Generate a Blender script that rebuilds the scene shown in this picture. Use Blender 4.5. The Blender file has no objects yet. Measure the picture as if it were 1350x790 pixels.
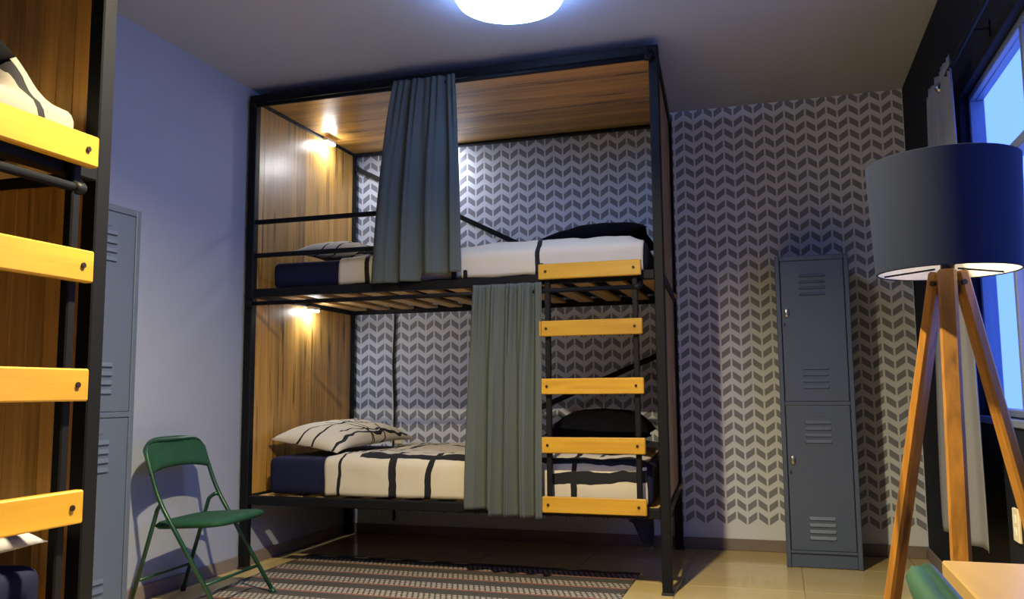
import bpy, bmesh, math, random
from mathutils import Vector, Matrix, noise
random.seed(7)
sc = bpy.context.scene
COL = sc.collection
PI = math.pi
W, HC, YF = 3.884, 2.904, -6.62          # right wall, ceiling height, wall behind the camera

# ------------------------------------------------------------------ camera
cam_d = bpy.data.cameras.new('camera'); cam = bpy.data.objects.new('camera', cam_d); COL.objects.link(cam)
cam_d.sensor_width = 36; cam_d.lens = 36 * 1128.5 / 1350; cam_d.clip_start = .02
r = Vector((.9544695, .29819657, -.00817201)); u = Vector((.0397414, -.09995876, .9941976)); f = Vector((-.29564945, .94925605, .10725834))
m = Matrix((r, u, -f)).transposed().to_4x4(); m.translation = (3.0761, -5.758, 1.0139)
cam.matrix_world = m
sc.camera = cam
# ------------------------------------------------------------------ light
SKY = (.12, .235, 1.0); SKY_S = 3.2
L1_C, L1_S = (.33, .54, 1.0), 24
L2_C, L2_S = (1.0, .80, .45), 11500
LED_C, LED_S = (.93, .95, 1.0), 420
wd = bpy.data.worlds.new('world'); sc.world = wd; wd.use_nodes = True
bgn = wd.node_tree.nodes['Background']; bgn.inputs[0].default_value = (*SKY, 1); bgn.inputs[1].default_value = SKY_S
sc.view_settings.view_transform = 'Standard'; sc.view_settings.look = 'None'
sc.view_settings.gamma = 1; sc.view_settings.use_curve_mapping = False
sc.view_settings.exposure = 0.0

# ------------------------------------------------------------------ materials
class NT:
    def __init__(s, name):
        s.m = bpy.data.materials.new(name); s.m.use_nodes = True
        s.t = s.m.node_tree; s.n = s.t.nodes; s.b = s.n['Principled BSDF']; s.out = s.n['Material Output']
    def node(s, ty, **kw):
        n = s.n.new(ty)
        for k, v in kw.items():
            if k == 'inp':
                for i, x in v.items():
                    if isinstance(x, bpy.types.NodeSocket): s.t.links.new(x, n.inputs[i])
                    else: n.inputs[i].default_value = x
            else: setattr(n, k, v)
        return n
    def math(s, op, a, b=0.0, c=0.0):
        return s.node('ShaderNodeMath', operation=op, inp={0: a, 1: b, 2: c}).outputs[0]
    def mix(s, fac, a, b):
        n = s.node('ShaderNodeMix', data_type='RGBA')
        for i, x in ((0, fac), (6, a), (7, b)):
            if isinstance(x, bpy.types.NodeSocket): s.t.links.new(x, n.inputs[i])
            else: n.inputs[i].default_value = x if not isinstance(x, tuple) else (*x, 1)[:4]
        return n.outputs[2]
    def ramp(s, fac, stops):
        n = s.node('ShaderNodeValToRGB', inp={0: fac}); e = n.color_ramp.elements
        while len(e) < len(stops): e.new(.5)
        for k, (p, c) in zip(e, stops): k.position = p; k.color = (*c, 1)
        return n.outputs[0]
    def set(s, **kw):
        for k, v in kw.items():
            i = s.b.inputs[k.replace('_', ' ')]
            if isinstance(v, bpy.types.NodeSocket): s.t.links.new(v, i)
            else: i.default_value = (*v, 1) if isinstance(v, tuple) and len(v) == 3 else v
    def coords(s, rnd=True, scale=(1, 1, 1), what='Object'):
        tc = s.node('ShaderNodeTexCoord').outputs[what]
        if rnd:
            oi = s.node('ShaderNodeObjectInfo').outputs['Random']
            sc_ = s.math('MULTIPLY', oi, 57.0)
            tc = s.node('ShaderNodeVectorMath', operation='ADD', inp={0: tc, 1: sc_}).outputs[0]
        return s.node('ShaderNodeMapping', inp={'Vector': tc, 'Scale': scale}).outputs[0]
    def noise(s, vec, scale, detail=3, rough=.5, dist=0.0):
        return s.node('ShaderNodeTexNoise', inp={'Vector': vec, 'Scale': scale, 'Detail': detail, 'Roughness': rough, 'Distortion': dist}).outputs[0]
    def bump(s, h, strength=.2, dist=.01):
        s.t.links.new(s.node('ShaderNodeBump', inp={'Height': h, 'Strength': strength, 'Distance': dist}).outputs[0], s.b.inputs['Normal'])

def plain(name, c, rough=.5, metal=0.0, var=.12, nscale=30, bump=0.0, spec=.5):
    t = NT(name); v = t.coords()
    n = t.noise(v, nscale)
    t.set(Base_Color=t.mix(n, tuple(x * (1 - var) for x in c), tuple(min(1, x * (1 + var)) for x in c)), Roughness=rough, Metallic=metal, Specular_IOR_Level=spec)
    if bump: t.bump(n, bump, .004)
    return t.m
def wood(name, axis, dark, light, streak, rough=.42, knots=.5, fine=26, mixt=.42):
    t = NT(name)
    def sc_(a, b): return tuple(a if i == axis else b for i in range(3))
    v = t.coords(True, sc_(1.2, fine)); g = t.noise(v, 1.0, 6, .62, .5)
    v2 = t.coords(True, sc_(1.6, 22)); g2 = t.noise(v2, 1.0, 3, .5)
    base = t.ramp(g, [(.3, dark), (.68, light)])
    oi = t.node('ShaderNodeObjectInfo').outputs['Random']
    tint = t.mix(oi, tuple(x * .50 for x in light), tuple(min(1, x * 1.20) for x in light))
    base = t.mix(mixt, base, tint)
    sk = t.ramp(g2, [(.60, (0, 0, 0)), (.70, (1, 1, 1))])
    base = t.mix(t.math('MULTIPLY', sk, knots), base, streak)
    t.set(Base_Color=base, Roughness=rough); t.bump(g, .12, .002)
    return t.m
def emit(name, c, s):
    t = NT(name); t.set(Base_Color=c, Emission_Color=c, Emission_Strength=s); return t.m

M = {}
M['black_steel'] = plain('black_steel', (.006, .007, .010), .5, 0, .2, 60, 0, .14)
M['panel_v'] = wood('brown_panel_wood_upright', 2, (.10, .047, .011), (.60, .335, .075), (.022, .012, .006), .30, .85, 34, .45)
M['panel_h'] = wood('brown_panel_wood_lengthwise', 0, (.10, .047, .011), (.60, .335, .075), (.022, .012, .006), .30, .85, 34, .45)
M['pine'] = wood('yellow_pine', 0, (.29, .14, .011), (.50, .295, .030), (.26, .13, .015), .38, .35, 18)
M['slat'] = wood('pale_slat_wood', 1, (.40, .25, .10), (.66, .45, .20), (.35, .2, .08), .6, .2)
M['table'] = wood('honey_table_wood', 1, (.25, .15, .05), (.36, .26, .10), (.23, .13, .05), .3, .3, 14)
M['leg'] = wood('amber_lamp_leg_wood', 2, (.075, .030, .005), (.33, .150, .018), (.022, .010, .004), .42, .8, 40)
M['curtain_bed'] = plain('grey_green_cloth', (.066, .082, .086), .9, 0, .10, 260, .10, .2)
M['curtain_win'] = plain('grey_window_cloth', (.17, .18, .20), .9, 0, .10, 220, .10, .2)
M['navy'] = plain('navy_sheet', (.007, .010, .040), .85, 0, .25, 14, .2, .2)
M['black_cloth'] = plain('black_cloth', (.004, .004, .006), .95, 0, .3, 20, .2, .05)
M['green_cloth'] = plain('green_velour', (.008, .058, .032), .8, 0, .35, 22, .15, .3)
M['green_paint'] = plain('green_enamel', (.012, .060, .036), .32, .25, .15, 40)
M['locker'] = plain('slate_locker_paint', (.070, .098, .170), .42, .1, .06, 6)
M['chrome'] = plain('worn_metal', (.35, .36, .38), .3, 1, .1, 40)
M['shade'] = plain('charcoal_navy_shade', (.006, .012, .036), .85, 0, .1, 300, .1, .2)
M['white'] = plain('white_plastic', (.78, .78, .74), .5, 0, .03)
M['cream'] = plain('cream_plastic', (.72, .66, .48), .45, 0, .03)
M['rubber'] = plain('black_rubber', (.012, .012, .012), .7)
M['hole'] = plain('dark_bolt', (.02, .015, .012), .5, .5)
M['base'] = plain('taupe_baseboard', (.20, .17, .165), .35, 0, .12, 8)
M['ceil'] = plain('white_ceiling_paint', (.33, .385, .53), .8, 0, .04, 2.5, .03)
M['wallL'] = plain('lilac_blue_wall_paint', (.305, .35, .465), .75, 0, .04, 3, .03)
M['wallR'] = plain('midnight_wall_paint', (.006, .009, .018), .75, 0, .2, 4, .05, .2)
M['winframe'] = plain('grey_window_metal', (.16, .20, .30), .45, .2, .1)
M['grout'] = plain('tan_grout', (.30, .24, .13), .8)
M['diff1'] = emit('cool_diffuser', L1_C, L1_S)
M['diff2'] = emit('warm_diffuser', L2_C, L2_S)
M['led'] = emit('led_strip', LED_C, LED_S)
M['pillow_white'] = plain('white_pillow_cotton', (.36, .37, .42), .85, 0, .08, 12, .1, .2)
M['bulb'] = plain('frosted_bulb', (.8, .8, .78), .3)

t = NT('glossy_cream_tile'); n = t.noise(t.coords(True, (1, 1, 1)), 5, 5, .6); n2 = t.noise(t.coords(True, (1, 6, 1)), 3, 4)
t.set(Base_Color=t.mix(n2, t.ramp(n, [(.3, (.46, .36, .16)), (.7, (.58, .47, .23))]), (.52, .42, .20)), Roughness=.10, Specular_IOR_Level=.5)
M['tile'] = t.m
# wallpaper: a printed chevron
t = NT('chevron_wallpaper'); sp = t.node('ShaderNodeSeparateXYZ', inp={0: t.node('ShaderNodeTexCoord').outputs['Object']})
PX, PZ, AM, X0, Z0 = .1305, .0812, .046, 2.580, .203
uu = t.math('FRACT', t.math('DIVIDE', t.math('SUBTRACT', sp.outputs[0], X0 - 40 * PX), PX))
tt = t.math('ABSOLUTE', t.math('SUBTRACT', t.math('MULTIPLY', uu, 2.0), 1.0))
zz = t.math('ADD', t.math('SUBTRACT', sp.outputs[2], Z0), t.math('MULTIPLY', tt, AM))
ww = t.math('FRACT', t.math('DIVIDE', t.math('ADD', zz, 40 * PZ), PZ))
d = t.math('MULTIPLY', t.math('LESS_THAN', ww, .53), t.math('GREATER_THAN', zz, 0.0))
d = t.math('MULTIPLY', d, t.math('MULTIPLY', t.math('GREATER_THAN', tt, .09), t.math('LESS_THAN', tt, .91)))
nz = t.noise(t.coords(False), 3.0)
t.set(Base_Color=t.mix(d, t.mix(nz, (.60, .66, .79), (.65, .71, .84)), t.mix(nz, (.185, .205, .27), (.21, .235, .30))), Roughness=.6)
M['paper'] = t.m
# rug
t = NT('striped_woven_rug'); sp = t.node('ShaderNodeSeparateXYZ', inp={0: t.node('ShaderNodeTexCoord').outputs['Object']})
yy = t.math('ADD', sp.outputs[1], 5.0)
ph = t.math('FRACT', t.math('DIVIDE', yy, .235))
band = t.math('GREATER_THAN', ph, .50)
row = t.math('FRACT', t.math('DIVIDE', yy, .0294))
rowm = t.math('GREATER_THAN', row, .38)
rid = t.math('FLOOR', t.math('DIVIDE', yy, .0294))
dash = t.math('FRACT', t.math('ADD', t.math('DIVIDE', sp.outputs[0], .030), t.math('MULTIPLY', rid, .37)))
dm = t.math('GREATER_THAN', dash, .34)
white = t.math('MULTIPLY', band, t.math('MULTIPLY', rowm, dm))
nz = t.noise(t.coords(False), 90.0)
pinkm = t.math('MULTIPLY', t.math('LESS_THAN', t.math('ABSOLUTE', t.math('SUBTRACT', ph, .5)), .045), 1.0)
cbase = t.mix(nz, (.030, .030, .032), (.060, .058, .055))
cc = t.mix(white, cbase, (.40, .37, .33))
cc = t.mix(t.math('MULTIPLY', pinkm, .8), cc, (.28, .105, .075))
t.set(Base_Color=cc, Roughness=.95); t.bump(t.math('ADD', t.math('MULTIPLY', white, .6), nz), .5, .006)
M['rug'] = t.m
# bed linen: white with black brush lines, drawn in the cloth's own uv (metres)
def linen(name, ulines, vlines, base=(.50, .47, .41), wob=.03):
    t = NT(name); uv = t.node('ShaderNodeTexCoord').outputs['UV']
    n = t.noise(uv, 5.0, 2); n2 = t.noise(t.node('ShaderNodeMapping', inp={'Vector': uv, 'Location': (7.3, 2.1, 0)}).outputs[0], 6.0, 2)
    sp = t.node('ShaderNodeSeparateXYZ', inp={0: uv})
    U = t.math('ADD', sp.outputs[0], t.math('MULTIPLY', t.math('SUBTRACT', n, .5), wob * 2)); V = t.math('ADD', sp.outputs[1], t.math('MULTIPLY', t.math('SUBTRACT', n2, .5), wob * 2))
    tot = None
    for S, O, L in ((U, V, ulines), (V, U, vlines)):
        for (p, w, sl, lo, hi) in L:
            k = t.math('LESS_THAN', t.math('ABSOLUTE', t.math('SUBTRACT', t.math('SUBTRACT', S, p), t.math('MULTIPLY', O, sl))), w)
            k = t.math('MULTIPLY', k, t.math('MULTIPLY', t.math('GREATER_THAN', O, lo), t.math('LESS_THAN', O, hi)))
            tot = k if tot is None else t.math('MAXIMUM', tot, k)
    t.set(Base_Color=t.mix(tot, base, (.012, .013, .018)), Roughness=.85, Specular_IOR_Level=.2)
    t.bump(t.noise(uv, 400.0), .06, .002)
    return t.m
t = NT('window_glass'); tr = t.node('ShaderNodeBsdfTransparent', inp={0: (.93, .97, 1, 1)}); gl = t.node('ShaderNodeBsdfGlossy', inp={'Roughness': .03})
mx = t.node('ShaderNodeMixShader', inp={0: .06, 1: tr.outputs[0], 2: gl.outputs[0]}); t.t.links.new(mx.outputs[0], t.out.inputs[0])
M['glass'] = t.m

# ------------------------------------------------------------------ mesh helpers
def bx(bm, lo, hi, bev=0.0, seg=1, mat=None):
    lo, hi = Vector(lo), Vector(hi)
    ret = bmesh.ops.create_cube(bm, size=1, matrix=Matrix.Translation((lo + hi) / 2) @ Matrix.Diagonal((*(hi - lo), 1)))
    vs = ret['verts']
    if bev:
        es = list({e for v in vs for e in v.link_edges})
        rr = bmesh.ops.bevel(bm, geom=es, offset=bev, segments=seg, affect='EDGES', profile=.6)
        vs = list({v for v in rr['verts']} | {v for v in vs if v.is_valid})
    return vs
def bar(bm, a, b, w, h, bev=0.0, up=(0, 0, 1)):
    a, b = Vector(a), Vector(b); z = (b - a).normalized(); x = Vector(up).cross(z)
    if x.length < 1e-4: x = Vector((1, 0, 0))
    x.normalize(); y = z.cross(x)
    tmp = bmesh.new(); bx(tmp, (-w / 2, -h / 2, 0), (w / 2, h / 2, (b - a).length), bev)
    mt = Matrix((x, y, z)).transposed().to_4x4(); mt.translation = a
    tmp.transform(mt); me = bpy.data.meshes.new('t'); tmp.to_mesh(me); tmp.free(); bm.from_mesh(me); bpy.data.meshes.remove(me)
def tube(bm, pts, rad, seg=10, cap=True):
    pts = [Vector(p) for p in pts]; rings = []; prev = None
    for i, p in enumerate(pts):
        d = (pts[min(i + 1, len(pts) - 1)] - pts[max(i - 1, 0)]).normalized()
        if prev is None:
            x = d.cross(Vector((0, 0, 1)));  x = x if x.length > 1e-3 else Vector((1, 0, 0))
        else: x = prev - d * prev.dot(d)
        x.normalize(); prev = x; y = d.cross(x); R = rad(i) if callable(rad) else rad
        rings.append([bm.verts.new(p + (x * math.cos(2 * PI * k / seg) + y * math.sin(2 * PI * k / seg)) * R) for k in range(seg)])
    for a, b in zip(rings, rings[1:]):
        for k in range(seg): bm.faces.new((a[k], a[(k + 1) % seg], b[(k + 1) % seg], b[k]))
    if cap: bm.faces.new(rings[0][::-1]); bm.faces.new(rings[-1])
def lathe(bm, prof, seg=48, c=(0, 0, 0)):
    rings = []
    for (rr, z) in prof:
        if rr < 1e-6: rings.append([bm.verts.new((c[0], c[1], c[2] + z))])
        else: rings.append([bm.verts.new((c[0] + rr * math.cos(2 * PI * k / seg), c[1] + rr * math.sin(2 * PI * k / seg), c[2] + z)) for k in range(seg)])
    for a, b in zip(rings, rings[1:]):
        for k in range(seg):
            k2 = (k + 1) % seg
            if len(a) == 1 and len(b) == 1: continue
            if len(a) == 1: bm.faces.new((a[0], b[k], b[k2]))
            elif len(b) == 1: bm.faces.new((a[k], a[k2], b[0]))
            else: bm.faces.new((a[k], a[k2], b[k2], b[k]))
def fillet(pts, rad, n=5):
    pts = [Vector(p) for p in pts]; out = [pts[0]]
    for a, b, c in zip(pts, pts[1:], pts[2:]):
        ra = min(rad, (a - b).length * .45, (c - b).length * .45)
        p, q = b + (a - b).normalized() * ra, b + (c - b).normalized() * ra
        for k in range(n + 1):
            s = k / n; out.append(p * (1 - s) ** 2 + b * 2 * s * (1 - s) + q * s * s)
    return out + [pts[-1]]
WL = {}
def obj(name, bm, mat, parent=None, smooth=False, keep=False):
    """one mesh object, origin at the middle of its box (keep: at the world origin)"""
    if isinstance(bm, bpy.types.Mesh): me = bm
    else:
        bmesh.ops.recalc_face_normals(bm, faces=bm.faces)
        me = bpy.data.meshes.new(name); bm.to_mesh(me); bm.free()
    if keep: c = Vector((0, 0, 0))
    else:
        cs = [v.co for v in me.vertices]
        c = Vector([(min(v[i] for v in cs) + max(v[i] for v in cs)) / 2 for i in range(3)])
        me.transform(Matrix.Translation(-c))
    me.materials.append(M[mat] if isinstance(mat, str) else mat)
    if smooth:
        for p in me.polygons: p.use_smooth = True
    o = bpy.data.objects.new(name, me); COL.objects.link(o)
    link(o, c, parent); return o
def link(o, c, parent):
    WL[o] = Vector(c)
    if parent: o.parent = parent; o.location = WL[o] - WL[parent]
    else: o.location = c
def empty(name, loc=(0, 0, 0), parent=None):
    o = bpy.data.objects.new(name, None); o.empty_display_size = .1; COL.objects.link(o); link(o, loc, parent); return o
def tag(o, label, cat, group=None):
    o['label'] = label; o['category'] = cat
    if group: o['group'] = group
    return o
def struct(o): o['kind'] = 'structure'; return o
def copy_tree(o, parent=None):
    c = o.copy(); COL.objects.link(c); c.parent = parent
    for ch in o.children: copy_tree(ch, c)
    return c
def box(name, lo, hi, mat, parent=None, bev=0.0, seg=1):
    bm = bmesh.new(); bx(bm, lo, hi, bev, seg); return obj(name, bm, mat, parent)
def share(name, src, c, parent):
    """another piece with the mesh of src, centred at c"""
    o = bpy.data.objects.new(name, src.data); COL.objects.link(o); link(o, c, parent); return o
def autosmooth(o, ang=40):
    for p in o.data.polygons: p.use_smooth = True
    o.data.set_sharp_from_angle(angle=math.radians(ang)); return o
def solid(o, th, off=0):
    md = o.modifiers.new('thickness', 'SOLIDIFY'); md.thickness = th; md.offset = off; return o
def fbm(x, y, z=0.0, s=1.0):
    return noise.fractal(Vector((x * s, y * s, z)), 1.0, 2.0, 3)

# ------------------------------------------------------------------ the room
fl = struct(box('floor', (-.15, YF - .15, -.12), (W + .15, .15, -.006), 'grout'))
TS = .62; tile0 = None
for i in range(-1, 7):
    for j in range(-1, 12):
        x0, x1 = max(0, .05 + (i) * TS), min(W, .05 + (i + 1) * TS); y1, y0 = min(0, -.46 - j * TS + TS * 0), max(YF, -.46 - (j + 1) * TS)
        if x1 - x0 < .02 or y1 - y0 < .02: continue
        full = abs(x1 - x0 - TS) < 1e-4 and abs(y1 - y0 - TS) < 1e-4
        if full and tile0: share('tile', tile0, ((x0 + x1) / 2, (y0 + y1) / 2, WL[tile0].z), fl)
        else:
            o = box('tile', (x0 + .0015, y0 + .0015, -.012), (x1 - .0015, y1 - .0015, 0), 'tile', fl, .0012)
            if full: tile0 = o
struct(box('ceiling', (-.15, YF - .15, HC), (W + .15, .15, HC + .15), 'ceil'))
bm = bmesh.new(); bx(bm, (-.15, 0, -.01), (W + .15, .15, HC + .02)); struct(obj('wall_back', bm, 'paper', keep=True))
struct(box('wall_left', (-.15, YF - .15, -.01), (0, .15, HC + .02), 'wallL'))
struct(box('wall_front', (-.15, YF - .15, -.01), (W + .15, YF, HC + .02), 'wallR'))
WY0, WY1, WZ0, WZ1 = -4.6, -1.63, .90, 2.30
bm = bmesh.new()
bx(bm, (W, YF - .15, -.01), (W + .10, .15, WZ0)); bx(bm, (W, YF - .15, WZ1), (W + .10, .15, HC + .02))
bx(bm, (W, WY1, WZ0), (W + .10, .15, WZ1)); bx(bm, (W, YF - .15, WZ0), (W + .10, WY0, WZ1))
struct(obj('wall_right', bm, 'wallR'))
BH = .072
struct(box('baseboard_back', (.013, -.013, 0), (W - .013, 0, BH), 'base', None, .003))
struct(box('baseboard_left', (0, YF, 0), (.013, 0, BH), 'base', None, .003))
struct(box('baseboard_right', (W - .013, YF, 0), (W, 0, BH), 'base', None, .003))
# window
FX = W + .035
win = struct(empty('window_1', (FX, (WY0 + WY1) / 2, WZ0)))
def fr(name, lo, hi, mat='winframe'): return box(name, lo, hi, mat, win, .004)
fr('window_frame', (FX, WY0, WZ1 - .028), (FX + .06, WY1, WZ1)); fr('window_frame', (FX, WY0, WZ0), (FX + .06, WY1, WZ0 + .03))
fr('window_frame', (FX, WY1 - .03, WZ0 + .03), (FX + .06, WY1, WZ1 - .028)); fr('window_frame', (FX, WY0, WZ0 + .03), (FX + .06, WY0 + .03, WZ1 - .028))
TZ = 1.89
fr('transom', (FX, WY0 + .03, TZ - .02), (FX + .055, WY1 - .03, TZ + .02))
UP, LO = (-2.50, -3.4), (-2.20, -2.85, -3.7)
for y in UP: fr('mullion', (FX, y - .018, TZ + .02), (FX + .05, y + .018, WZ1 - .028))
for y in LO: fr('mullion', (FX, y - .018, WZ0 + .03), (FX + .05, y + .018, TZ - .02))
for ys, za, zb in ((UP, TZ + .02, WZ1 - .028), (LO, WZ0 + .03, TZ - .02)):
    e = [WY1 - .03] + [y for y in ys] + [WY0 + .03]
    for i in range(len(e) - 1):
        a = e[i] - (.018 if i else 0); b = e[i + 1] + (.018 if i < len(e) - 2 else 0)
        box('pane', (FX + .022, b, za), (FX + .028, a, zb), 'glass', win)
box('window_sill', (W - .012, WY0 - .03, WZ0 - .03), (FX + .005, WY1 + .01, WZ0 - .0005), 'winframe', win, .004)

# ------------------------------------------------------------------ bunk bed
BL, BD, BT = 2.525, 1.35, 2.845
PW = .050
SK = .085
def wp(x, y): return x - SK * max(0, min(1, (y + BD) / 1.30)) * max(0, min(1, (x - 1.6) / .85))     # the bed stands a little out of square
def make_bunk():
    root = empty('bunk_bed', (BL / 2, -BD / 2, 0))
    X0, X1, Y0, Y1 = .02, BL, -BD, -.035
    def P(n, lo, hi, bev=.004, mat='black_steel', parent=None):
        bm = bmesh.new(); bx(bm, lo, hi, bev); rigid = hi[0] - lo[0] < .1 and hi[1] - lo[1] < .1; mx, my = (lo[0] + hi[0]) / 2, (lo[1] + hi[1]) / 2
        for v in bm.verts: v.co.x += (wp(mx, my) - mx) if rigid else (wp(v.co.x, v.co.y) - v.co.x)
        return obj(n, bm, mat, parent or root)
    for x in (X0, X1 - PW):
        for y in (Y0, Y1 - PW):
            p = P('post', (x, y, .012), (x + PW, y + PW, BT))
            P('foot', (x - .004, y - .004, 0), (x + PW + .004, y + PW + .004, .014), .002, 'rubber', p)
    xi0, xi1, yi0, yi1 = X0 + PW, X1 - PW, Y0 + PW, Y1 - PW
    for n, z in (('roof_beam', BT - PW), ('deck_rail', 1.590), ('deck_rail', .370)):
        P(n, (xi0, Y0, z), (xi1, Y0 + PW, z + PW)); P(n, (xi0, Y1 - PW, z), (xi1, Y1, z + PW))
        P(n, (X0 + .006, yi0, z), (X0 + PW - .002, yi1, z + PW)); P(n, (X1 - PW + .002, yi0, z), (X1 - .006, yi1, z + PW))
    # end panels of upright planks
    for sx, xa in ((0, X0 + .020), (1, X1 - .038)):
        for z0, z1 in ((.425, 1.590), (1.645, BT - PW)):
            pn = P('end_panel', (xa + .006, yi0, z0), (xa + .012, yi1, z1), 0, 'hole'); n = 22; w = (yi1 - yi0) / n
            for k in range(n):
                ya = yi0 + k * w
                P('plank', (xa, ya + .0002, z0 + .001), (xa + .018, ya + w - .0002, z1 - .001), 0, 'panel_v', pn)
    # roof of lengthwise planks
    pn = P('roof_panel', (xi0, yi0, BT - .020), (xi1, yi1, BT - .014), 0, 'hole'); n = 18; w = (yi1 - yi0) / n
    for k in range(n):
        ya = yi0 + k * w
        P('plank', (xi0, ya + .0002, BT - .032), (xi1, ya + w - .0002, BT - .010), 0, 'panel_h', pn)
    # slats under both mattresses
    for z in (1.622, .402):
        src = None; n = 13
        for k in range(n):
            xc = xi0 + .07 + k * (xi1 - xi0 - .14) / (n - 1)
            if src is None: src = box('slat', (xc - .048, yi0, z - .006), (xc + .048, yi1, z + .014), 'slat', root, .003)
            else: share('slat', src, (xc, (yi0 + yi1) / 2, z + .004), root)
    # guard rail
    for z in (2.050, 1.845):
        bm = bmesh.new(); bx(bm, (xi0, Y0 + .010, z - .013), (1.345, Y0 + .036, z + .013), .003); obj('guard_rail', bm, 'black_steel', root)
    P('guard_post', (1.345, Y0 + .010, 1.645), (1.371, Y0 + .036, 2.063)); P('guard_stub', (1.415, Y0 + .012, 1.645), (1.435, Y0 + .034, 1.690)); P('guard_stub', (1.850, Y0 + .012, 1.645), (1.876, Y0 + .036, 1.705))
    # curtain rods
    for z, xa, xb in ((2.768, xi0 + .02, xi1 - .02), (1.549, xi0 + .02, 2.37)):
        bm = bmesh.new(); tube(bm, [(xa, Y0 - .022, z), (xb, Y0 - .022, z)], .0125, 12); ro = obj('curtain_rod', bm, 'black_steel', root, True)
        for x in (xa, xb):
            bm = bmesh.new(); tube(bm, fillet([(x - .0, Y0 - .022, z), (x + (.03 if x == xb else -.03), Y0 - .022, z), (x + (.03 if x == xb else -.03), Y0 + .010, z + (.028 if z < 2 else .04))], .02), .017, 12)
            obj('rod_end', bm, 'black_steel', ro, True)
    # braces on the back
    for a, b in (((.05, 2.715), (1.95, 1.745)), ((1.50, .905), (xi1 - .05, 1.295))):
        bm = bmesh.new(); bar(bm, (a[0], Y1 - .020, a[1]), (b[0], Y1 - .020, b[1]), .012, .036, .002, (0, 0, 1)); obj('brace', bm, 'black_steel', root)
    # ladder
    for x in (1.908, 2.376):
        bm = bmesh.new(); bx(bm, (x - .014, Y0 - .030, .380), (x + .014, Y0 - .001, 1.690), .004); obj('ladder_stile', bm, 'black_steel', root)
    src = None; bolt = None
    for k in range(5):
        z = 1.647 - k * .3035
        bm = bmesh.new()
        rg = box('ladder_rung', (1.868, Y0 - .060, z - .041), (2.415, Y0 - .032, z + .041), 'pine', root, .004) if src is None else share('ladder_rung', src, (2.1415, Y0 - .046, z), root)
        src = src or rg
        for x in (1.908, 2.376):
            c = Vector((x, Y0 - .0605, z))
            if bolt is None:
                bolt = bmesh.new(); tube(bolt, [c, c + Vector((0, -.004, 0))], .0075, 8); bolt = obj('bolt', bolt, 'hole', rg)
            else: share('bolt', bolt, c - Vector((0, .002, 0)), rg)
    return root
bunk = make_bunk()
tag(bunk, 'black steel curtained bunk bed with chevron wallpaper behind it', 'bunk bed', 'bunk beds')
bunk2 = copy_tree(bunk); bunk2.rotation_euler.z = PI / 2
bunk2.location = (BD / 2 - .02, -3.872 - BL / 2, 0)          # stands with its long side against the left wall
tag(bunk2, 'black steel bunk bed cut off at the left edge, yellow ladder rungs in front', 'bunk bed', 'bunk beds')
B2 = Matrix.Translation((-.02, -3.872 - BL, 0)) @ Matrix.Rotation(PI / 2, 4, 'Z')      # first bunk's coordinates to the second bunk's

# ------------------------------------------------------------------ bedding
def to2(o):
    """move a thing built in the first bunk over to the second"""
    o.rotation_euler.z = PI / 2; o.location = B2 @ WL[o]; return o
def mattress(x0, x1, z0, z1, label, second=False):
    bm = bmesh.new(); bx(bm, (x0, -1.278, z0), (x1, -.105, z1), .045, 4)
    bmesh.ops.subdivide_edges(bm, edges=[e for e in bm.edges if e.calc_length() > .3], cuts=10, use_grid_fill=True)
    for v in bm.verts:
        v.co.x = wp(v.co.x, v.co.y)
        if v.co.z > z0 + .05: v.co += Vector((0, .006 * fbm(v.co.x, v.co.z, 3, 5), .006 * fbm(v.co.x, v.co.y, 1, 4)))
    o = autosmooth(obj('mattress', bm, 'navy')); tag(o, label, 'mattress', 'mattresses')
    return to2(o) if second else o
def duvet(name, x0, x1, ztop, zhem, mat, lump=.012, bulge=None, hemj=.006, yb=-.14, seed=0.0, skew=0.0):
    """quilt lying over the mattress and hanging down its front; uv in metres"""
    yf = -1.298; R = .05; NX, NV = 110, 64
    Ltop = (yb - yf) - R; Larc = R * PI / 2; Ls = ztop - R - zhem; LT = Ltop + Larc + Ls
    bm = bmesh.new(); uvl = bm.loops.layers.uv.new('uv'); g = []
    for i in range(NX + 1):
        col = []; s = i / NX
        for j in range(NV + 1):
            v = j / NV * LT; x = x0 + (x1 - x0) * s
            if v < Ltop: p = Vector((x, yb - v, ztop)); n = Vector((0, 0, 1))
            elif v < Ltop + Larc:
                a = (v - Ltop) / R; n = Vector((0, -math.sin(a), math.cos(a))); p = Vector((x, yf + R, ztop - R)) + n * R
            else: n = Vector((0, -1, 0)); p = Vector((x, yf, ztop - R - (v - Ltop - Larc)))
            edge = min(1, min(i, NX - i) / 5, min(j, NV - j) / 3 + .2)
            h = lump * (fbm(x + seed, v, 2, 2.3) + .55 * fbm(x + seed, v * .7, 5, 6.5)) + lump * .8
            if v < Ltop: h += .010 * abs(fbm(x * 1.3 + v * .8, v * 2.2, 9 + seed, 4))
            else: h = .25 * h + .004 * fbm(x, v, 3, 7)
            if bulge: h += bulge(x, v) * max(0, min(1, 1 - (v - Ltop + .05) / .07))
            p = p + n * h * edge
            p.x += skew * v * (1 - s) + .008 * fbm(v, seed, 4, 5) * (1 if i in (0, NX) else .4)
            if j == NV: p.z += hemj * fbm(x, seed, 8, 6)
            p.x = wp(p.x, p.y)
            col.append((bm.verts.new(p), (x - x0, v)))
        g.append(col)
    for i in range(NX):
        for j in range(NV):
            q = (g[i][j], g[i + 1][j], g[i + 1][j + 1], g[i][j + 1]); fc = bm.faces.new([k[0] for k in q])
            for lp, k in zip(fc.loops, q): lp[uvl].uv = k[1]
    return solid(obj(name, bm, mat, None, True), .012, -1)
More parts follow.
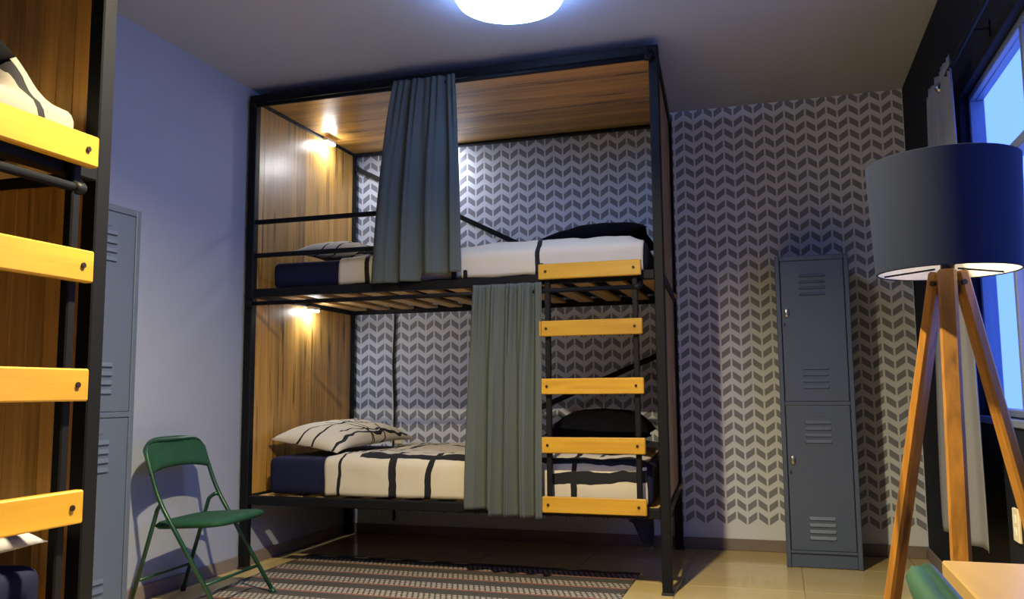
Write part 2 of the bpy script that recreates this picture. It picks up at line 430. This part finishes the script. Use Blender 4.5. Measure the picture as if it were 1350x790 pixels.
def pillow(name, c, sx, sy, th, mat, rot=(0, 0, 0), seed=0.0, droop=0.0):
    N = 34; bm = bmesh.new(); uvl = bm.loops.layers.uv.new('uv'); top, bot = [], []
    for i in range(N + 1):
        ta, tb = [], []
        for j in range(N + 1):
            a, b = i / N * 2 - 1, j / N * 2 - 1
            px = a * sx / 2 * (1 - .10 * (1 - abs(b) ** 2) * abs(a) ** 3); py = b * sy / 2 * (1 - .10 * (1 - abs(a) ** 2) * abs(b) ** 3)
            h = th / 2 * (max(0, 1 - abs(a) ** 2.6) * max(0, 1 - abs(b) ** 2.6)) ** .55
            w = .010 * fbm(a + seed, b, seed, 2.2) * (1 - max(abs(a), abs(b)) ** 4)
            zo = -droop * max(0, abs(b) - .4) ** 2
            ta.append((bm.verts.new((px, py, h + w + zo)), (px + sx / 2, py + sy / 2)))
            tb.append(ta[-1] if i in (0, N) or j in (0, N) else (bm.verts.new((px, py, -h * .75 + zo)), (px + sx / 2 + .05, py + sy / 2)))
        top.append(ta); bot.append(tb)
    for G, fl_ in ((top, 0), (bot, 1)):
        for i in range(N):
            for j in range(N):
                q = [G[i][j], G[i + 1][j], G[i + 1][j + 1], G[i][j + 1]]; q = q[::-1] if fl_ else q
                fc = bm.faces.new([k[0] for k in q])
                for lp, k in zip(fc.loops, q): lp[uvl].uv = k[1]
    bm.transform(Matrix.Translation(c) @ Matrix.Rotation(rot[2], 4, 'Z') @ Matrix.Rotation(rot[1], 4, 'Y') @ Matrix.Rotation(rot[0], 4, 'X'))
    return obj(name, bm, mat, None, True)
INF = 9
lin1 = linen('brush_line_linen', [(.20, .010, -.08, 0, INF), (.34, .016, -.10, 0, 1.1), (.43, .024, 0, .95, INF), (.80, .019, -.12, 0, INF), (1.42, .015, .05, 0, INF), (1.70, .012, -.1, 0, 1.0)],
              [(1.09, .032, .02, .22, INF), (.70, .012, .05, 0, INF), (.34, .014, -.04, 0, 1.2), (1.30, .030, -.05, 1.35, INF), (.93, .009, .1, .05, .9)])
lin2 = linen('sparse_line_linen', [(.185, .014, 0, 0, INF), (.345, .018, 0, 0, INF), (1.19, .013, .02, 0, INF), (.8, .012, 0, 0, .9)], [(.45, .012, 0, 0, INF), (.80, .014, 0, 0, INF)], wob=.02)
pil1 = linen('pillow_line_linen', [(.16, .007, .22, 0, INF), (.30, .008, -.15, 0, INF), (.34, .006, .15, .2, INF), (.44, .010, 0, 0, .7)], [(.30, .007, .3, .15, INF), (.52, .006, -.2, 0, INF), (.70, .008, -.3, .1, INF)], wob=.06)
mattress(.16, 2.440, .426, .640, 'navy sheeted lower mattress in the curtained bunk')
mattress(.16, 2.440, 1.646, 1.805, 'navy sheeted upper mattress in the curtained bunk')
mattress(.16, 2.440, .426, .585, 'navy sheeted lower mattress of the bunk at the left edge', True)
mattress(.16, 2.440, 1.646, 1.775, 'navy sheeted upper mattress of the bunk at the left edge', True)
tag(duvet('duvet', .545, 2.405, .648, .430, lin1, .016, seed=1.0), 'cream duvet with thick black brush lines on the lower curtained bunk', 'duvet', 'duvets')
tag(duvet('duvet', .620, 2.415, 1.812, 1.650, lin2, .010, lambda x, v: .03 * max(0, min(1, (x - 1.2) * 3)), seed=4.0), 'cream duvet with few black stripes on the upper curtained bunk', 'duvet', 'duvets')
tag(pillow('pillow', (.395, -.745, .752), .50, .92, .155, pil1, (math.radians(2), math.radians(8), math.radians(-6)), 1.0, .10), 'cream pillow with black brush lines on the lower curtained bunk', 'pillow', 'pillows')
tag(pillow('pillow', (.43, -.72, 1.905), .46, .84, .16, pil1, (0, math.radians(5), 0), 3.0, .10), 'cream pillow behind the guard rail of the upper curtained bunk', 'pillow', 'pillows')
tag(pillow('dark_pillow', (2.05, -.62, .785), .60, .86, .24, 'black_cloth', (0, 0, .1), 5.0, .05), 'black pillow mound behind the ladder on the lower curtained bunk', 'pillow')
tag(pillow('dark_pillow', (2.06, -.58, 1.935), .62, .84, .16, 'black_cloth', (0, math.radians(-4), .05), 7.0, .05), 'black pillow at the right end of the upper curtained bunk', 'pillow')
# second bunk: striped linen at the ladder end
lin3 = linen('zigzag_line_linen', [(.55, .008, .2, 0, INF), (1.44, .013, .10, 0, INF), (1.61, .013, .1, 0, INF), (1.70, .010, -.1, .9, INF)], [(1.10, .008, -.06, 1.0, INF), (.92, .008, .07, 1.0, INF), (.84, .008, .0, 1.0, INF), (.5, .012, 0, 0, INF)], base=(.20, .19, .175), wob=.05)
o = duvet('duvet', .60, 2.440, 1.790, 1.650, lin3, .012, lambda x, v: .15 * max(0, min(1, (2.46 - x) * 6.5)) * max(0, min(1, (x - 2.27) * 14)) * math.exp(-((v - .92) / .42) ** 2), seed=8.0)
to2(tag(o, 'pale duvet with wavy black lines behind the topmost ladder rung at the left edge', 'duvet', 'duvets'))
o = pillow('dark_pillow', (2.135, -1.10, 1.90), .32, .30, .20, 'black_cloth', (0, 0, .2), 2.0)
to2(tag(o, 'dark bundle on the pale duvet at the far left edge', 'bundle'))
o = pillow('pillow', (2.19, -1.00, .652), .46, .60, .12, 'pillow_white', (math.radians(-4), 0, 0), 6.0, .08)
to2(tag(o, 'plain white pillow at the bottom left corner, below the lowest ladder rung', 'pillow', 'pillows'))
# dark cloth hanging under the right end of the lower bed
bm = bmesh.new(); N = 14; g = []
for i in range(N + 1):
    col = []
    for j in range(N + 1):
        a, b = i / N, j / N
        x = 2.27 + a * .15; zt = .395; zb = .335 - a * .16 + .02 * math.sin(a * 9)
        col.append(bm.verts.new((x + .03 * b * (1 - a), -1.235 + .012 * math.sin(a * 8 + b * 2), zt + (zb - zt) * b)))
    g.append(col)
for i in range(N):
    for j in range(N): bm.faces.new((g[i][j], g[i + 1][j], g[i + 1][j + 1], g[i][j + 1]))
tag(solid(obj('hanging_cloth', bm, 'navy', None, True), .012), 'dark navy cloth corner hanging under the lower bed behind the ladder', 'cloth')

# ------------------------------------------------------------------ curtains
def curtain(name, top, bot, ztop, hem, y0, mat, folds, amp, seed, xhead=.0, along='x', th=.004, header=.045, notch=None):
    NU, NV = 150, 70; bm = bmesh.new(); g = []
    for i in range(NU + 1):
        s = i / NU; col = []
        for j in range(NV + 1):
            v = j / NV; zb = hem(s); z = ztop + (zb - ztop) * v
            e = 1 - (1 - v) ** 1.6
            a = top[0] + (top[1] - top[0]) * s; b = bot[0] + (bot[1] - bot[0]) * s
            x = a + (b - a) * e
            ss = s + .035 * noise.noise(Vector((s * 3, v * .8, seed)))
            ph = 2 * PI * folds * ss + 2.2 * noise.noise(Vector((s * 2.5, .3, seed + 5)))
            k = .45 + .55 * v
            fine = math.sin(2 * PI * folds * 2.7 * ss + seed) * max(0, 1 - v * 2.6) * .9
            d = amp * k * (.7 + .6 * abs(noise.noise(Vector((s * 4, 1.7, seed))))) * (math.copysign(abs(math.sin(ph)) ** .75, math.sin(ph)) * 1.15 + .35 * math.sin(2 * ph + 1) + 1.2 * fine + .8 * noise.noise(Vector((s * 5, v * 1.6, seed + 9))))
            if v < header / (ztop - zb): d *= .75
            x += amp * .55 * k * math.cos(ph) * math.sin(PI * s)
            co = (x, y0 - d, z) if along == 'x' else (y0 + d, x, z)
            col.append(bm.verts.new(co))
        g.append(col)
    for i in range(NU):
        for j in range(NV): bm.faces.new((g[i][j], g[i + 1][j], g[i + 1][j + 1], g[i][j + 1]))
    return solid(obj(name, bm, mat, None, True), th)
c1 = curtain('bed_curtain', (1.020, 1.392), (.885, 1.428), 2.800, lambda s: 1.635 + (.030 if s > .52 else 0) + .012 * (s - .5), -1.400, 'curtain_bed', 3.4, .024, 2.0)
tag(c1, 'grey-green curtain on the upper bunk, hanging from the roof beam', 'curtain', 'bunk curtains')
c2 = curtain('bed_curtain', (1.500, 1.885), (1.452, 1.878), 1.592, lambda s: .398 - (.030 if s > .33 else 0) - .008 * s, -1.402, 'curtain_bed', 4.1, .024, 6.0)
tag(c2, 'grey-green curtain on the lower bunk beside the ladder', 'curtain', 'bunk curtains')
for c, x0, x1, z in ((c1, 1.03, 1.38, 2.768), (c2, 1.51, 1.875, 1.549)):       # loops over the rod
    src = None
    for k in range(6):
        x = x0 + .012 + (x1 - x0 - .024) * k / 5
        if src is None:
            bm = bmesh.new(); tube(bm, [(x - .011, -1.372, z), (x + .011, -1.372, z)], .0165, 14, False); src = solid(obj('curtain_loop', bm, 'curtain_bed', c, True), .002)
        else:
            o = share('curtain_loop', src, (x, -1.372, z), c); solid(o, .002)
wc = curtain('window_curtain', (-1.36, -1.93), (-1.02, -2.10), 2.40, lambda s: .34 + .06 * s, 3.800, 'curtain_win', 3.6, .016, 11.0, along='y')
tag(wc, 'grey curtain drawn aside at the far end of the window', 'curtain')
rod = empty('window_curtain_rod', (3.80, -2.9, 2.345)); bm = bmesh.new(); tube(bm, [(3.805, -4.75, 2.345), (3.805, -1.66, 2.345)], .010, 12); obj('rod', bm, 'black_steel', rod, True)
for y in (-1.66, -4.75):
    bm = bmesh.new(); lathe(bm, [(0, -.022), (.014, -.017), (.021, 0), (.014, .017), (0, .022)], 16, (3.805, y, 2.345)); obj('finial', bm, 'chrome', rod, True)
for y in (-2.25, -3.3, -4.5):
    bm = bmesh.new(); tube(bm, [(3.805, y, 2.345), (3.805, y, 2.365), (W - .004, y, 2.365)], .006, 8); bx(bm, (W - .006, y - .014, 2.335), (W, y + .014, 2.395)); obj('bracket', bm, 'black_steel', rod)
tag(rod, 'thin dark curtain rod above the window', 'curtain rod')

# ------------------------------------------------------------------ lamps
def ceiling_light(x, y, mat, label):
    t = empty('ceiling_light', (x, y, HC)); bm = bmesh.new()
    lathe(bm, [(0, 0), (.215, 0), (.220, -.004), (.220, -.020), (.215, -.024), (0, -.024)], 64, (x, y, HC)); autosmooth(obj('base_plate', bm, 'white', t))
    bm = bmesh.new(); lathe(bm, [(.222, -.0245), (.246, -.028), (.252, -.040), (.252, -.072), (.240, -.092), (.20, -.104), (.13, -.110), (.05, -.112), (0, -.112)], 64, (x, y, HC)); obj('diffuser', bm, mat, t, True)
    tag(t, label, 'ceiling light')
ceiling_light(1.945, -2.13, 'diff1', 'round white ceiling light glowing above the curtained bunk')
def downlight(x, y):
    t = empty('ceiling_downlight', (x, y, HC)); bm = bmesh.new()
    lathe(bm, [(0, 0), (.068, 0), (.072, -.004), (.072, -.098), (.068, -.102), (.056, -.102), (.054, -.098), (.054, -.072), (0, -.072)], 40, (x, y, HC)); autosmooth(obj('can', bm, 'black_steel', t))
    bm = bmesh.new(); lathe(bm, [(.051, -.0725), (.051, -.0755), (0, -.0765)], 40, (x, y, HC)); obj('diffuser', bm, 'diff2', t, True)
    tag(t, 'small black downlight can on the ceiling, above the top of the picture', 'downlight')
downlight(2.20, -3.72)
def led(c, size, label):
    t = empty('led_lamp', (c[0], c[1], c[2])); x, y, z = size
    box('housing', (c[0] - x / 2, c[1] - y / 2, c[2] - .002), (c[0] + x / 2, c[1] + y / 2, c[2] + z), 'white', t, .003)
    box('diffuser', (c[0] - x / 2 + .004, c[1] - y / 2 + .004, c[2] - .010), (c[0] + x / 2 - .004, c[1] + y / 2 - .004, c[2] - .0025), 'led', t, .002)
    tag(t, label, 'lamp', 'bunk led lamps')
led((.105, -.52, BT - PW - .022), (.040, .12, .022), 'small glowing white led lamp at the wood panel of the upper bunk')
led((.105, -.70, 1.590 - .020), (.040, .11, .020), 'small glowing white led lamp under the deck of the lower bunk')
led((.72, -.12, BT - PW - .022), (.14, .040, .022), 'small white led lamp behind the upper bunk curtain')
def floor_lamp(cx, cy):
    t = empty('floor_lamp', (cx, cy, 0)); R0, R1, z0, z1 = .163, .175, 1.295, 1.572; Z = z0 - 1.258
    bm = bmesh.new(); lathe(bm, [(R0 - .004, z0), (R0, z0 + .002), (R1, z1 - .002), (R1 - .004, z1), (R1 - .003, z1 - .004), (R0 - .003, z0 + .004), (R0 - .004, z0)], 72, (cx, cy, 0)); sh = autosmooth(obj('lamp_shade', bm, 'shade', t))
    bm = bmesh.new(); lathe(bm, [(R0 - .005, z0 + .003), (R1 - .005, z1 - .003)], 72, (cx, cy, 0)); obj('shade_liner', bm, 'white', sh, True)
    for k in range(3):
        a = 2 * PI * k / 3 + .5
        bm = bmesh.new(); tube(bm, [(cx + .03 * math.cos(a), cy + .03 * math.sin(a), z0 + .012), (cx + (R0 - .006) * math.cos(a), cy + (R0 - .006) * math.sin(a), z0 + .006)], .0025, 6); obj('spider_wire', bm, 'black_steel', sh)
    bm = bmesh.new(); lathe(bm, [(0, 1.20), (.020, 1.20), (.024, 1.21), (.024, 1.235), (.022, 1.245), (.016, 1.25), (.016, 1.31), (0, 1.31)], 24, (cx, cy, Z)); autosmooth(obj('socket', bm, 'black_steel', t))
    bm = bmesh.new(); lathe(bm, [(.014, 1.31), (.020, 1.335), (.030, 1.36), (.030, 1.38), (.018, 1.403), (0, 1.41)], 20, (cx, cy, Z)); obj('bulb', bm, 'bulb', t, True)
    for a in LEGA:
        a = math.radians(a); d = Vector((math.cos(a), math.sin(a), 0)); c = Vector((cx, cy, 0))
        top = c + d * .028 + Vector((0, 0, 1.300)); bt = c + d * .310 + Vector((0, 0, .004))
        bm = bmesh.new(); bar(bm, bt, top, .042, .028, .006, d); lg = obj('leg', bm, 'leg', t)
        bm = bmesh.new(); s = d.cross(Vector((0, 0, 1))); q = top + Vector((0, 0, -.03)); tube(bm, [q - s * .024, q + s * .024], .007, 8); obj('pivot_bolt', bm, 'hole', lg)
    tag(t, 'tripod floor lamp with charcoal drum shade and amber wooden legs', 'floor lamp')
LEGA = (137, 257, 17)
floor_lamp(3.478, -3.455)

# ------------------------------------------------------------------ lockers
def make_locker():
    w, dpt, H = .410, .450, 1.80
    t = empty('locker', (0, 0, 0)); y0 = -dpt          # stands with its back at y = 0, front at -dpt
    bm = bmesh.new()
    bx(bm, (-w / 2, y0, 0), (-w / 2 + .026, 0, H), .003); bx(bm, (w / 2 - .026, y0, 0), (w / 2, 0, H), .003)
    bx(bm, (-w / 2 + .026, y0, H - .028), (w / 2 - .026, 0, H), .003); bx(bm, (-w / 2 + .026, y0, .922), (w / 2 - .026, -.01, .944), .002)
    bx(bm, (-w / 2 + .026, y0, .082), (w / 2 - .026, -.01, .098), .002); bx(bm, (-w / 2 + .026, -.012, .02), (w / 2 - .026, -.002, H - .03))
    obj('body', bm, 'locker', t)
    box('kick_plate', (-w / 2 + .027, y0 + .012, .004), (w / 2 - .027, y0 + .020, .080), 'locker', t, .001)
    lv = hd = None
    for z0, z1, tops, hz in ((.946, 1.770, (1.690, 1.146), 1.462), (.100, .920, (.833, .288), .607)):
        dr = box('door', (-w / 2 + .030, y0 + .003, z0), (w / 2 - .030, y0 + .017, z1), 'locker', t, .003, 2)
        for tz in tops:
            for k in range(4):
                c = Vector((.0, y0 + .0015, tz - k * .0365 - .008))
                if lv is None:
                    bm = bmesh.new(); hw = .072
                    vs = [bm.verts.new((x, y, z)) for x, y, z in ((-hw, y0 + .004, c.z + .011), (hw, y0 + .004, c.z + .011), (hw - .005, y0 - .005, c.z - .008), (-hw + .005, y0 - .005, c.z - .008), (-hw, y0 + .004, c.z - .011), (hw, y0 + .004, c.z - .011))]
                    for q in ((0, 1, 2, 3), (3, 2, 5, 4), (0, 3, 4), (1, 5, 2), (0, 4, 5, 1)): bm.faces.new([vs[i] for i in q])
                    lv = obj('louvre', bm, 'locker', dr); lvc = WL[lv].copy(); lz = c.z
                else: share('louvre', lv, (lvc.x, lvc.y, lvc.z + c.z - lz), dr)
        x = -w / 2 + .058; bm = bmesh.new()
        lathe(bm, [(0, -.004), (.014, -.004), (.016, 0), (.014, .008), (.006, .012), (0, .012)], 18); bm.transform(Matrix.Translation((x, y0 + .001, hz)) @ Matrix.Rotation(PI / 2, 4, 'X') @ Matrix.Scale(1.7, 4, (0, 1, 0)))
        h = autosmooth(obj('handle', bm, 'chrome', dr)); box('keyhole', (x - .018, y0 - .0005, hz - .078), (x - .010, y0 + .004, hz - .060), 'hole', dr)
        box('number_plate', (-.030, y0 + .0005, z1 - .062), (.040, y0 + .004, z1 - .046), 'locker', dr, .001)
    return t
lk = make_locker(); lk.location = (3.274, -.025, 0)
tag(lk, 'narrow two-door slate grey locker standing against the chevron wallpaper', 'locker', 'lockers')
lk2 = copy_tree(lk); lk2.rotation_euler.z = PI / 2; lk2.location = (.020, -2.965, 0)
tag(lk2, 'narrow grey locker half hidden behind the left bunk, beside the green chair', 'locker', 'lockers')

# ------------------------------------------------------------------ folding chairs (face +x)
def make_chair():
    t = empty('folding_chair', (0, 0, 0)); hw = .242; rad = .0105
    # main frame: front feet up to the back, one bent tube
    A = [Vector((.235, 0, .012)), Vector((-.105, 0, .52)), Vector((-.205, 0, .790))]
    pts = fillet([A[0] + Vector((0, -hw, 0)), A[1] + Vector((0, -hw, 0)), A[2] + Vector((0, -hw + .01, 0)), A[2] + Vector((0, hw - .01, 0)), A[1] + Vector((0, hw, 0)), A[0] + Vector((0, hw, 0))], .085, 7)
    bm = bmesh.new(); tube(bm, pts, rad, 12); obj('frame', bm, 'green_paint', t, True)
    hl = hw - .030
    for s in (-1, 1):       # rear legs
        bm = bmesh.new(); tube(bm, fillet([(-.262, s * hl, .012), (-.150, s * hl, .400), (-.128, s * hl, .478), (-.098, s * (hl + .012), .500), (-.088, s * hw, .492)], .05), rad * .95, 12); lg = obj('rear_leg', bm, 'green_paint', t, True)
        bm = bmesh.new(); tube(bm, [(-.264, s * hl, 0), (-.258, s * hl, .026)], .0135, 12); obj('rubber_foot', bm, 'rubber', lg, True)
        bm = bmesh.new(); tube(bm, [(.243, s * hw, 0), (.226, s * hw, .026)], .0135, 12); obj('rubber_foot', bm, 'green_paint', t, True)
    for (x, z, y) in ((.150, .139, hw), (-.225, .140, hl)):
        bm = bmesh.new(); tube(bm, [(x, -y, z), (x, y, z)], .0075, 10); obj('crossbar', bm, 'green_paint', t, True)
    # seat: padded, rounded
    N = 26; bm = bmesh.new(); T, Bt = [], []
    for i in range(N + 1):
        a, b_ = [], []
        for j in range(N + 1):
            uu, vv = i / N * 2 - 1, j / N * 2 - 1
            k = (max(abs(uu), abs(vv)) / max(1e-6, (abs(uu) ** 6 + abs(vv) ** 6) ** (1 / 6)))
            x = .018 + uu * k * .200; y = vv * k * (.222 + .010 * uu)
            ed = max(0, 1 - max(abs(uu), abs(vv)) ** 8); z = .398 + .012 * uu
            a.append(bm.verts.new((x, y, z + .004 + .022 * ed ** .5))); b_.append(a[-1] if max(abs(uu), abs(vv)) > .999 else bm.verts.new((x, y, z - .014 * ed ** .3)))
        T.append(a); Bt.append(b_)
    for G, fl_ in ((T, 0), (Bt, 1)):
        for i in range(N):
            for j in range(N):
                q = [G[i][j], G[i + 1][j], G[i + 1][j + 1], G[i][j + 1]]; bm.faces.new(q[::-1] if fl_ else q)
    obj('seat', bm, 'green_cloth', t, True)
    # back pad, wrapped round the tube
    NY, NZ = 26, 12; bm = bmesh.new(); Fr, Bk = [], []
    for i in range(NY + 1):
        a, b_ = [], []
        for j in range(NZ + 1):
            s, v = i / NY * 2 - 1, j / NZ
            zt = .806 - .060 * abs(s) ** 4; zb = .648 - .012 * (1 - abs(s) ** 2) * -1 - .014 * abs(s) ** 3
            z = zb + (zt - zb) * v; x = -.105 - .100 * (z - .52) / .27 + -.020 * (1 - s * s)
            ed = max(0, 1 - abs(s) ** 10) ** .5 * max(0, 1 - abs(2 * v - 1) ** 8) ** .5; y = s * (hw + .008)
            a.append(bm.verts.new((x + .004 + .014 * ed, y, z))); b_.append(bm.verts.new((x - .004 - .013 * ed, y, z)))
        Fr.append(a); Bk.append(b_)
    for i in range(NY):
        for j in range(NZ):
            bm.faces.new((Fr[i][j], Fr[i + 1][j], Fr[i + 1][j + 1], Fr[i][j + 1])); bm.faces.new((Bk[i][j + 1], Bk[i + 1][j + 1], Bk[i + 1][j], Bk[i][j]))
    for i in range(NY): bm.faces.new((Fr[i][0], Bk[i][0], Bk[i + 1][0], Fr[i + 1][0])); bm.faces.new((Fr[i + 1][NZ], Bk[i + 1][NZ], Bk[i][NZ], Fr[i][NZ]))
    for j in range(NZ): bm.faces.new((Fr[0][j + 1], Bk[0][j + 1], Bk[0][j], Fr[0][j])); bm.faces.new((Fr[NY][j], Bk[NY][j], Bk[NY][j + 1], Fr[NY][j + 1]))
    obj('backrest', bm, 'green_cloth', t, True)
    return t
ch = make_chair(); ch.location = (.345, -2.085, 0); ch.rotation_euler.z = math.radians(4)
tag(ch, 'green padded folding chair standing open by the lilac wall', 'chair', 'green folding chairs')
ch2 = copy_tree(ch); ch2.location = (3.445, -4.735, 0); ch2.rotation_euler.z = 0
tag(ch2, 'green folding chair back at the wooden table, bottom right corner', 'chair', 'green folding chairs')

# ------------------------------------------------------------------ table, rug, small things
tb = empty('table', (3.59, -4.75, 0))
box('table_top', (3.311, -5.35, .712), (3.868, -4.208, .740), 'table', tb, .003)
box('apron', (3.345, -5.31, .650), (3.835, -4.245, .711), 'black_steel', tb, .003)
for x in (3.340, 3.800):
    for y in (-5.315, -4.330): box('table_leg', (x, y, 0), (x + .04, y + .04, .651), 'black_steel', tb, .003)
tag(tb, 'honey wood table top at the bottom right corner under the lamp', 'table')
bm = bmesh.new(); NX, NY = 60, 44; g = []
for i in range(NX + 1):
    col = []
    for j in range(NY + 1):
        a, b = i / NX, j / NY
        x = .20 + a * 2.09 + (1 - a) * .10 * (b ** 2); y = -.845 - b * 1.45 - .03 * a * (1 - b)
        z = .0055 + .0018 * fbm(x, y, 0, 2.5) + (.002 if i in (0, NX) or j in (0, NY) else 0)
        col.append(bm.verts.new((x, y, z)))
    g.append(col)
for i in range(NX):
    for j in range(NY): bm.faces.new((g[i][j], g[i + 1][j], g[i + 1][j + 1], g[i][j + 1]))
tag(solid(obj('rug', bm, 'rug', None, True), .006, -1), 'charcoal rug with pale stitched stripes in front of the curtained bunk', 'rug')
def outlet(c, ax, label):
    t = empty('wall_outlet', c); s = Vector((.035, .006, .055)) if ax == 'y' else Vector((.006, .042, .060)); c = Vector(c)
    box('plate', c - s, c + s, 'cream', t, .003)
    for dz in (.022, -.022):
        k = Vector((.013, .008, .014)) if ax == 'y' else Vector((.008, .015, .015)); cc = c + Vector((0, 0, dz))
        box('socket', cc - k, cc + k, 'white', t, .002)
    tag(t, label, 'outlet')
outlet((.405, -.006, .700), 'y', 'cream wall outlet behind the pillow of the lower bunk')
outlet((W - .006, -2.17, .515), 'x', 'cream wall outlet on the dark wall under the window')
bm = bmesh.new(); tube(bm, [(.380 + .006 * math.sin(z * 9), -.018, z) for z in [1.60 - k * .05 for k in range(31)]], .009, 8)
tag(obj('power_cable', bm, 'rubber', None, True), 'black cable running down the wallpaper behind the lower bunk', 'cable')
